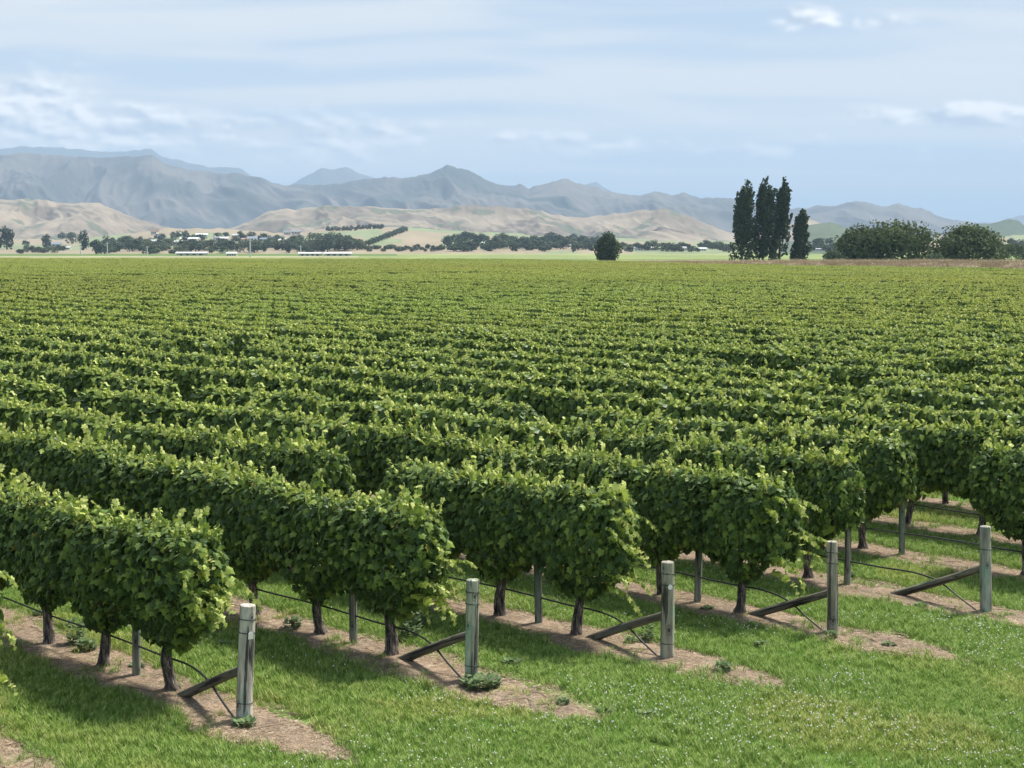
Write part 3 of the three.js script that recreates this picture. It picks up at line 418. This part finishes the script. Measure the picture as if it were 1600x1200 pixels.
  const lump = (() => { const s = new Soup(), R = rng(29), g = new THREE.IcosahedronGeometry(1, 1).attributes.position; for (let i = 0; i < g.count; i += 3) { const P = (k) => { const x = g.getX(k), y = g.getY(k), z = g.getZ(k), r = 0.7 + 0.6 * noise(x * 2 + 5, y * 2 + z * 3 + 9, 3); return [x * r, y * r * 0.6, z * r]; }; s.tri(P(i), P(i + 1), P(i + 2), [1, 1, 1]); } return s.geo(); })();
  const spots = straw.filter(() => Rg() < 0.16), ic = lit(new THREE.InstancedMesh(lump, new THREE.MeshStandardMaterial({ vertexColors: true, flatShading: true, roughness: 1 }), spots.length)); spots.forEach(([x, z], k) => { d.position.set(x, 0.022, -z); d.rotation.y = Rg() * 6.283; const s = 0.008 + 0.026 * Rg() ** 3; d.scale.set(s * 1.2, s, s); d.updateMatrix(); ic.setMatrixAt(k, d.matrix); const q = 0.6 + 0.7 * Rg(); ic.setColorAt(k, new THREE.Color(0.30 * q, 0.24 * q, 0.18 * q)); });
  add(ic, 'soil_clods'); ic.userData = { kind: 'stuff', label: 'small clods and stones scattered over the bare soil strips', category: 'clods' };
  const twig = (() => { const s = new Soup(), r = 0.0045; for (let k = 0; k < 4; k++) { const f = k / 4 * 6.283, g = (k + 1) / 4 * 6.283, P = (x, w, b) => [x, Math.cos(w) * r + b, Math.sin(w) * r + b * 1.6]; for (const [a, b, p, q] of [[-0.5, 0, 0, 0.02], [0, 0.5, 0.02, 0]]) { s.tri(P(a, f, p), P(b, f, q), P(b, g, q), [0.17, 0.12, 0.085]); s.tri(P(a, f, p), P(b, g, q), P(a, g, p), [0.17, 0.12, 0.085]); } } return s.geo(); })();
  const tw = straw.filter(() => Rg() < 0.022), it = lit(new THREE.InstancedMesh(twig, new THREE.MeshStandardMaterial({ vertexColors: true, flatShading: true, roughness: 1 }), tw.length)); tw.forEach(([x, z], k) => { d.position.set(x, 0.035, -z); d.rotation.y = Rg() * 6.283; d.scale.set(0.12 + 0.4 * Rg(), 1, 1); d.updateMatrix(); it.setMatrixAt(k, d.matrix); });
  add(it, 'prunings'); it.userData = { kind: 'stuff', label: 'thin dark vine prunings lying on the bare soil strips', category: 'twigs' };
  add(is, 'straw_litter'); is.userData = { kind: 'stuff', label: 'dry straw and dead leaves lying on the bare soil strips', category: 'straw' };
}
{ // tall dry grass on the flood bank
  const R = rng(8080), geo = tuftGeo(5, 26, 0.62, 0.42, [[0.34, 0.27, 0.165], [0.29, 0.22, 0.135], [0.42, 0.34, 0.22], [0.23, 0.17, 0.11], [0.26, 0.25, 0.12]]), d = new THREE.Object3D(), n = 9000, im = lit(new THREE.InstancedMesh(geo, bladeMat, n));
  for (let k = 0; k < n; k++) { const f = R(), s = R() * 2 - 1, p = bankCurve.getPoint(f), t = bankCurve.getTangent(f); d.position.set(p.x - t.z * s * 8.6, bankTop(f) * Math.pow(1 - (s * 8.6 / 9) ** 2, 0.8) * 0.97 - 0.05, p.z + t.x * s * 8.6); d.rotation.y = R() * 6.283; const q = 0.7 + 0.8 * R(); d.scale.set(q * 3, q, q * 3); d.updateMatrix(); im.setMatrixAt(k, d.matrix); }
  add(im, 'dry_grass'); im.userData = { kind: 'stuff', label: 'tall dry tan grass covering the flood bank beyond the vines', category: 'grass' };
}
// weeds: low leafy rosettes at the post feet and along the strips
function weedGeo(seed, n, spread, tall, broad) { const s = new Soup(), R = rng(seed), tints = [[0.10, 0.16, 0.06], [0.14, 0.21, 0.08], [0.075, 0.125, 0.05], [0.19, 0.25, 0.11]]; for (let i = 0; i < n; i++) { const w = R() * 6.283, d = Math.sqrt(R()) * spread, out = V(Math.cos(w), 0.25 + 1.2 * R(), Math.sin(w)).normalize(), n2 = V(-out.x * 0.6, 1, -out.z * 0.6).addScaledVector(out, -(V(-out.x * 0.6, 1, -out.z * 0.6).dot(out))).normalize(); putLeaf(s, 'mid', V(Math.cos(w) * d * 0.6, R() * tall, Math.sin(w) * d * 0.6), n2, out, broad * (0.6 + 0.8 * R()), tints[Math.floor(R() * 4)], 0.5); } return s.geo(); }
const weedGeos = [weedGeo(1, 150, 0.20, 0.07, 0.055), weedGeo(2, 320, 0.36, 0.11, 0.06), weedGeo(3, 190, 0.18, 0.30, 0.045), weedGeo(4, 120, 0.14, 0.13, 0.045)];
function weed(col, row, kind, scale, label, group) { const [x, z] = groundAt(col, row), o = add(lit(new THREE.Mesh(weedGeos[kind], bladeMat)), 'weed'); o.position.set(x, 0.01, -z); o.rotation.y = col; o.scale.setScalar(scale); tag(o, label, 'weed', group); }
weed(384, 1137, 0, 1.0, 'grey-green weed rosette at the foot of the tilted light grey end post');
weed(752, 1076, 1, 1.05, 'broad leafy weed spreading at the foot of the greenish end post');
weed(800, 1040, 0, 0.9, 'low weed just right of the greenish end post');
weed(1300, 1000, 3, 0.8, 'small weed at the foot of the slim grey end post');
weed(1130, 1053, 3, 1.0, 'small dark weed on the bare soil right of the third end post');
weed(1012, 1003, 2, 0.8, 'weed under the brace of the end post with a round white tag');
weed(120, 1010, 2, 1.1, 'spindly weed between the trunks at the lower left');
weed(135, 1020, 3, 1.2, 'second spindly weed between the trunks at the lower left');
weed(458, 985, 3, 1.2, 'weed on bare soil left of the second line post');
weed(640, 1000, 2, 1.3, 'bright leafy sucker beside the first trunk behind the greenish end post');
weed(655, 985, 2, 1.4, 'taller leafy sucker beside the first trunk behind the greenish end post');
for (const [c, r] of [[215, 1045], [350, 1010], [985, 1008], [1105, 955], [880, 1105], [1010, 1120], [1190, 1010], [945, 1115], [60, 965], [1390, 1012], [1440, 950], [1330, 905], [1500, 905]]) weed(c, r, (c + r) % 2 ? 3 : 0, 0.7 + (c % 5) * 0.08, 'small green weed growing on the bare soil strip', 'weeds on the soil strips');

// ---------------------------------------------------------------- trees
const crownMat = new THREE.MeshPhysicalMaterial({ vertexColors: true, flatShading: true, side: THREE.DoubleSide, roughness: 0.95, transmission: 0.25, specularIntensity: 0.25 });
const trunkMat = new THREE.MeshStandardMaterial({ color: new THREE.Color(0.10, 0.08, 0.06), roughness: 1 });
function clump(s, R, p, out, size, tint) { const [n, tip] = leafPose(R, out), k = 0.75 + 0.5 * R(); putLeaf(s, 'far', p, n, tip, size * (0.7 + 0.6 * R()), [tint[0] * k, tint[1] * k, tint[2] * k], 0.4); }
function poplarCrown(seed, H, wide, n, tint) { // many steep branches, each a flame of leaves, tips blown to the right
  const s = new Soup(), R = rng(seed), br = [];
  for (let i = 0; i < 60; i++) { const f = Math.pow(R(), 0.9), w = R() * 6.283, y0 = H * (0.02 + 0.70 * f), e = 0.35 * Math.sqrt(R()) * (1.0 - 0.38 * f * f); br.push({ y0, len: H * (0.18 + 0.12 * R()), x: Math.cos(w) * wide * e, z: Math.sin(w) * wide * e, dx: Math.cos(w) * wide * 0.16 * (1.1 - f), dz: Math.sin(w) * wide * 0.16 * (1.1 - f), r: wide * 0.13 * (1.1 - 0.4 * f) }); }
  for (let i = 0; i < 5; i++) br.push({ y0: H * (0.62 + 0.03 * i), len: H * (i === 2 ? 0.32 : 0.30 - 0.03 * Math.abs(i - 2) - 0.03 * i), x: (i - 2) * wide * 0.12, z: 0, dx: (i - 2) * wide * 0.03, dz: 0, r: wide * 0.11 });
  for (let i = 0; i < n; i++) { const b = br[Math.floor(R() * br.length)], t = R(), w = R() * 6.283, r = b.r * (1 - 0.75 * t) * Math.sqrt(R()) * 1.2; clump(s, R, V(b.x + b.dx * t + Math.cos(w) * r + 0.7 * t * t + 0.012 * (b.y0 + t * b.len), b.y0 + t * b.len, b.z + b.dz * t + Math.sin(w) * r), V(Math.cos(w), 0.4, Math.sin(w)).normalize(), 0.62, tint); }
  return s.geo();
}
function domeCrown(seed, rx, ry, rz, lobes, n, size, tint, low = -0.25, point = 0) { // lobes of leaves over a dome
  const s = new Soup(), R = rng(seed), L = [];
  for (let i = 0; i < lobes; i++) { const w = R() * 6.283, v = lerp(low, 1, Math.pow(R(), 0.8)), h = Math.sqrt(Math.max(0, 1 - v * v)) * (1 - point * clamp(v)), k = 0.50 + 0.34 * R(); L.push([Math.cos(w) * h * rx * k, ry * (v * k), Math.sin(w) * h * rz * k, 0.24 + 0.2 * R()]); }
  for (let i = 0; i < n; i++) { const [x, y, z, r] = L[Math.floor(R() * lobes)], w = R() * 6.283, v = R() * 2 - 1, h = Math.sqrt(1 - v * v), k = 0.75 + 0.35 * R(), out = V(Math.cos(w) * h, v, Math.sin(w) * h); clump(s, R, V(x + out.x * r * rx * k, Math.max(-ry * 1.0, y + out.y * r * ry * k), z + out.z * r * rz * k), out, size, tint); }
  return s.geo();
}
const bole = (r, h, seed = 1) => { const g = logGeo(r, r * 0.55, h, seed, 8, 5); return g; };
function tree(name, x, y, z, crown, crownY, r, h, label, category, group, scale = [1, 1, 1], turn = 0) { const o = add(new THREE.Group(), name); o.position.set(x, y, -z); o.scale.set(...scale); o.rotation.y = turn; part('trunk', typeof r === 'number' ? bole(r, h) : r, trunkMat, o).position.y = -0.3; part('crown', crown, crownMat, o).position.y = crownY; return tag(o, label, category, group); }
const dark = [0.055, 0.080, 0.036];
// four poplars, measured off the picture at 405 m
for (const [c, top, w, label, seed] of [[1162, 279, 7.6, 'tall dark poplar with ragged open branches, leftmost of the poplar clump', 1], [1195, 273, 7.6, 'tallest broad dark poplar in the middle of the clump', 2], [1221, 275, 6.2, 'tall narrow dark poplar on the right of the clump', 3], [1250, 324, 5.4, 'short dark poplar standing apart to the right of the poplar clump', 4]]) { const Z = 405 + seed * 2, H = heightAt(top, Z); tree('poplar_tree', slopeAt(c) * Z - H * 0.02, 0, Z, poplarCrown(seed * 11, H, w * 0.94, 5000, dark), 0, 0.35, H * 0.8, label, 'tree', 'poplars beyond the vineyard'); }
{ const Z = 455, H = heightAt(361, Z); tree('lone_tree', slopeAt(951) * Z, 0, Z, domeCrown(71, 4.0, H * 0.52, 4.0, 60, 5200, 0.5, [0.052, 0.080, 0.034], -1, 0.55), H * 0.46, 0.25, H * 0.5, 'lone dark green pointed tree standing in the open beyond the vines', 'tree'); }
for (const [c, top, halfW, label, seed, Z] of [[1343, 356, 5.4, 'rounded dark willow at the left end of the tree group by the bank', 81, 372], [1410, 347, 10.2, 'widest domed dark willow in the middle of the tree group by the bank', 82, 366], [1514, 352, 8.6, 'domed dark willow at the right end of the tree group by the bank', 83, 368]]) { const H = heightAt(top, Z); tree('willow_tree', slopeAt(c) * Z, 0, Z, domeCrown(seed, halfW * 1.06, H * 0.56, halfW * 0.8, 70, 7200, 0.6, [0.095, 0.125, 0.048], -0.75), H * 0.46, 0.4, H * 0.5, label, 'tree', 'willows beside the grass bank'); }
for (const [c, top, halfW, label, seed, Z] of [[1303, 391, 3.2, 'low grey-green bush left of the willows', 91, 365], [1485, 392, 3.4, 'pale bush in the gap between the two right willows', 92, 380], [1588, 380, 4.6, 'blue-green tree at the right edge behind the willows', 93, 470], [1462, 396, 2.6, 'grey-green shrub under the middle willow', 94, 352]]) { const H = Math.max(3, heightAt(top, Z)); tree('bush', slopeAt(c) * Z, 0, Z, domeCrown(seed, halfW, H * 0.55, halfW, 40, 2200, 0.4, [0.085, 0.115, 0.06], -0.6), H * 0.45, 0.12, H * 0.4, label, 'bush'); }

// town trees and houses on the rise: read off the picture, set on the rise's surface
function onRise(col, row) { const u = slopeAt(col); for (let Z = 900; Z < 2050; Z += 4) { const Y = Z < 1120 ? 0 : riseH(u, Z); if (rowOf(Y, Z) <= row) return [u * Z, Y, Z]; } const Z = 2045; return [u * Z, riseH(u, Z), Z]; }
const townCrowns = [domeCrown(201, 1, 1, 1, 20, 620, 0.22, [0.075, 0.10, 0.055], -0.8), domeCrown(202, 1, 1, 1, 16, 620, 0.22, [0.052, 0.075, 0.042], -0.8), domeCrown(203, 1, 1, 1, 26, 620, 0.20, [0.11, 0.135, 0.075], -0.9), domeCrown(204, 1, 1, 1, 22, 560, 0.20, [0.036, 0.058, 0.034], -1, 0.7)];
const townBole = bole(0.12, 1, 4);
function townTree(col, base, hPx, wPx, kind, label, group) { const [x, Y, Z] = onRise(col, base), h = hPx / F * Z, w = wPx / F * Z / 2; const o = add(new THREE.Group(), kind === 3 ? 'conifer_tree' : 'broadleaf_tree'); o.position.set(x, Y - 0.2, -Z); o.rotation.y = col * 1.7; part('trunk', townBole, trunkMat, o).scale.set(w * 0.8, h * 0.5, w * 0.8); const c = part('crown', townCrowns[kind], crownMat, o); c.scale.set(w, h * 0.52, w); c.position.y = h * 0.50; tag(o, label, 'tree', group); }
townTree(11, 390, 36, 30, 1, 'large dark tree mass at the far left edge below the hills');
townTree(-6, 390, 26, 18, 3, 'dark conifer cut by the left picture edge');
townTree(40, 384, 9, 12, 1, 'small round dark tree right of the large far left trees');
townTree(72, 388, 22, 18, 1, 'dark green tree left of the blue roofed house');
townTree(97, 372, 12, 12, 0, 'pale round tree standing alone on the slope above the far left houses');
townTree(113, 381, 18, 18, 2, 'pale green rounded tree left of the tall dark tree');
townTree(130, 391, 36, 17, 3, 'tall ragged dark conifer above the left end of the town');
townTree(150, 397, 22, 26, 1, 'wide dark tree at the foot of the tall ragged conifer');
townTree(538, 392, 24, 30, 0, 'large blue-green tree below the tan hillside right of the town');
townTree(512, 394, 26, 22, 0, 'large blue-green tree beside the long white sheds');
{
  const R = rng(3131), put = (n, c0, c1, r0, r1, h0, h1, kinds, label, group) => { for (let k = 0; k < n; k++) { const c = lerp(c0, c1, (k + R()) / n), h = lerp(h0, h1, R()); townTree(c, lerp(r0, r1, R()), h, h * (1.1 + 0.9 * R()), kinds[Math.floor(R() * kinds.length)], label, group); } };
  put(62, 150, 500, 386, 397, 8, 19, [0, 0, 1, 2, 1], 'grey-green tree among the houses along the foot of the town', 'trees along the foot of the town');
  put(40, 190, 470, 370, 386, 7, 14, [0, 1, 2, 3], 'small tree between the houses higher up the town slope', 'trees higher in the town');
  put(16, 28, 100, 391, 397, 6, 10, [0, 1, 2], 'low bushy tree along the field edge at the far left', 'low trees at the far left field edge');
  put(20, 455, 560, 380, 394, 10, 20, [0, 0, 2], 'blue-green tree below the tan hillside', 'trees below the tan hillside');
  put(30, 560, 690, 388, 394, 5, 8, [0, 1], 'low tree in the dark line at the foot of the tan hillside', 'low trees under the tan hillside');
  put(56, 690, 935, 378, 394, 9, 18, [0, 1, 0, 3], 'grey-green tree in the wooded belt left of the lone dark tree', 'trees of the middle wooded belt');
  put(14, 700, 900, 370, 380, 8, 14, [0, 3, 1], 'dark tree along the upper edge of the middle wooded belt', 'upper trees of the middle wooded belt');
  put(30, 972, 1150, 386, 394, 6, 15, [0, 1, 2], 'hazy tree in the far belt left of the poplars', 'trees of the far belt left of the poplars');
  put(12, 1262, 1310, 382, 394, 6, 14, [0, 1], 'hazy tree behind the gap between poplars and willows', 'hazy trees in the gap');
  put(10, 1560, 1610, 384, 396, 8, 14, [0, 1], 'hazy tree at the far right behind the willows', 'hazy trees at the far right');
  for (let k = 0; k < 15; k++) townTree(513 + k * 6, 361 - (k > 7 ? 2 : 0) - k * 0.1, 7 + 3 * R(), 8, 3, 'dark pine in the shelterbelt along the top of the tan hill', 'hilltop shelterbelt pines');
  for (let k = 0; k < 14; k++) townTree(575 + k * 4.4, 384 - k * 1.65, 10, 11, 0, 'grey-green tree in the diagonal shelterbelt on the tan hillside', 'diagonal shelterbelt trees');
}
// houses
const wallMats = [[0.74, 0.72, 0.68], [0.62, 0.58, 0.52], [0.70, 0.66, 0.60], [0.45, 0.42, 0.40]].map((c) => new THREE.MeshStandardMaterial({ color: new THREE.Color(...c), roughness: 0.9 }));
const roofMats = [[0.22, 0.23, 0.25], [0.50, 0.50, 0.50], [0.30, 0.18, 0.14], [0.16, 0.20, 0.26], [0.66, 0.66, 0.64]].map((c) => new THREE.MeshStandardMaterial({ color: new THREE.Color(...c), roughness: 0.7 }));
const paneMat = new THREE.MeshStandardMaterial({ color: new THREE.Color(0.05, 0.06, 0.07), roughness: 0.25 });
const roofGeo = (() => { const s = new THREE.Shape(); s.moveTo(-0.58, 0); s.lineTo(0.58, 0); s.lineTo(0, 0.55); s.closePath(); const g = new THREE.ExtrudeGeometry(s, { depth: 1.1, bevelEnabled: false }); g.translate(0, 0, -0.55); g.rotateY(Math.PI / 2); return g; })();
function house(col, row, wPx, hPx, wall, roof, turn, label, group, name = 'house') {
  const [x, Y, Z] = onRise(col, row), w = wPx / F * Z, h = hPx / F * Z, o = add(new THREE.Group(), name); o.position.set(x, Y - 0.5, -Z); o.rotation.y = turn; const d = Math.min(w * 0.6, 12);
  part('wall', new THREE.BoxGeometry(w, h * 0.62 + 0.5, d).translate(0, (h * 0.62 + 0.5) / 2, 0), wallMats[wall], o);
  const r = part('roof', roofGeo, roofMats[roof], o); r.scale.set(w, h * 0.7, d); r.position.y = h * 0.62 + 0.5;
  if (name === 'shed') for (let k = 0; k < 4; k++) part('door', new THREE.BoxGeometry(w * 0.10, h * 0.42, 0.12), paneMat, o).position.set((k - 1.5) * w * 0.23, h * 0.21 + 0.5, d / 2 + 0.05); else for (let k = 0; k < 3; k++) part('window', new THREE.BoxGeometry(w * 0.16, h * 0.26, 0.12), paneMat, o).position.set((k - 1) * w * 0.3, h * 0.34 + 0.5, d / 2 + 0.05);
  tag(o, label, 'house', group);
}
house(85, 386, 20, 7, 3, 3, 0.1, 'low house with a blue-grey roof at the left end of the town');
house(105, 390, 12, 5, 1, 1, -0.2, 'small pale house below the rounded tree at the left end of the town');
{
  const R = rng(6161), put = (n, c0, c1, r0, r1, label, group) => { for (let k = 0; k < n; k++) house(lerp(c0, c1, (k + 0.8 * R()) / n), lerp(r0, r1, R()), 10 + 10 * R(), 5 + 3 * R(), Math.floor(R() * 3), Math.floor(R() * 5), (R() - 0.5) * 1.2, label, group); };
  put(15, 235, 470, 366, 378, 'pale house on the upper slope of the town', 'houses on the upper town slope');
  put(15, 190, 480, 379, 392, 'pale house among the trees low in the town', 'houses low in the town');
  put(8, 750, 905, 383, 391, 'white house among the trees of the middle wooded belt', 'houses in the middle wooded belt');
  put(5, 990, 1110, 388, 393, 'pale house below the far trees left of the poplars', 'houses left of the poplars');
}
house(1281, 392, 14, 4, 0, 0, 0.1, 'dark roofed barn in the gap between poplars and willows', undefined, 'barn');
for (const [c, r, w, label] of [[485, 401, 34, 'long low white shed at the field edge, left of the pair'], [528, 401, 40, 'long low white shed at the field edge, right of the pair'], [300, 399, 44, 'low white shed at the field edge below the middle of the town'], [362, 400, 16, 'small white shed beside the tall utility pole']]) house(c, r, w, 5.5, 1, 1, 0.05, label, undefined, 'shed');
// utility poles
const poleMat = new THREE.MeshStandardMaterial({ color: new THREE.Color(0.62, 0.62, 0.60), roughness: 0.8 });
for (const [c, top, base, label] of [[168, 378, 399, 'pale utility pole in front of the left end of the town'], [230, 384, 399, 'short pale utility pole left of the white sheds'], [391, 373, 402, 'tallest white utility pole in front of the town'], [470, 383, 399, 'pale utility pole above the long white shed'], [126, 384, 398, 'thin pale utility pole below the tall ragged conifer']]) {
  const [x, z] = groundAt(c, base), h = heightAt(top, z), o = add(new THREE.Group(), 'utility_pole'); o.position.set(x, 0, -z); part('pole', new THREE.CylinderGeometry(0.24, 0.34, h, 10).translate(0, h / 2, 0), poleMat, o); part('crossarm', new THREE.BoxGeometry(2.6, 0.25, 0.25), poleMat, o).position.y = h - 0.9; tag(o, label, 'utility pole', 'utility poles by the town');
}

renderer.render(scene, camera);
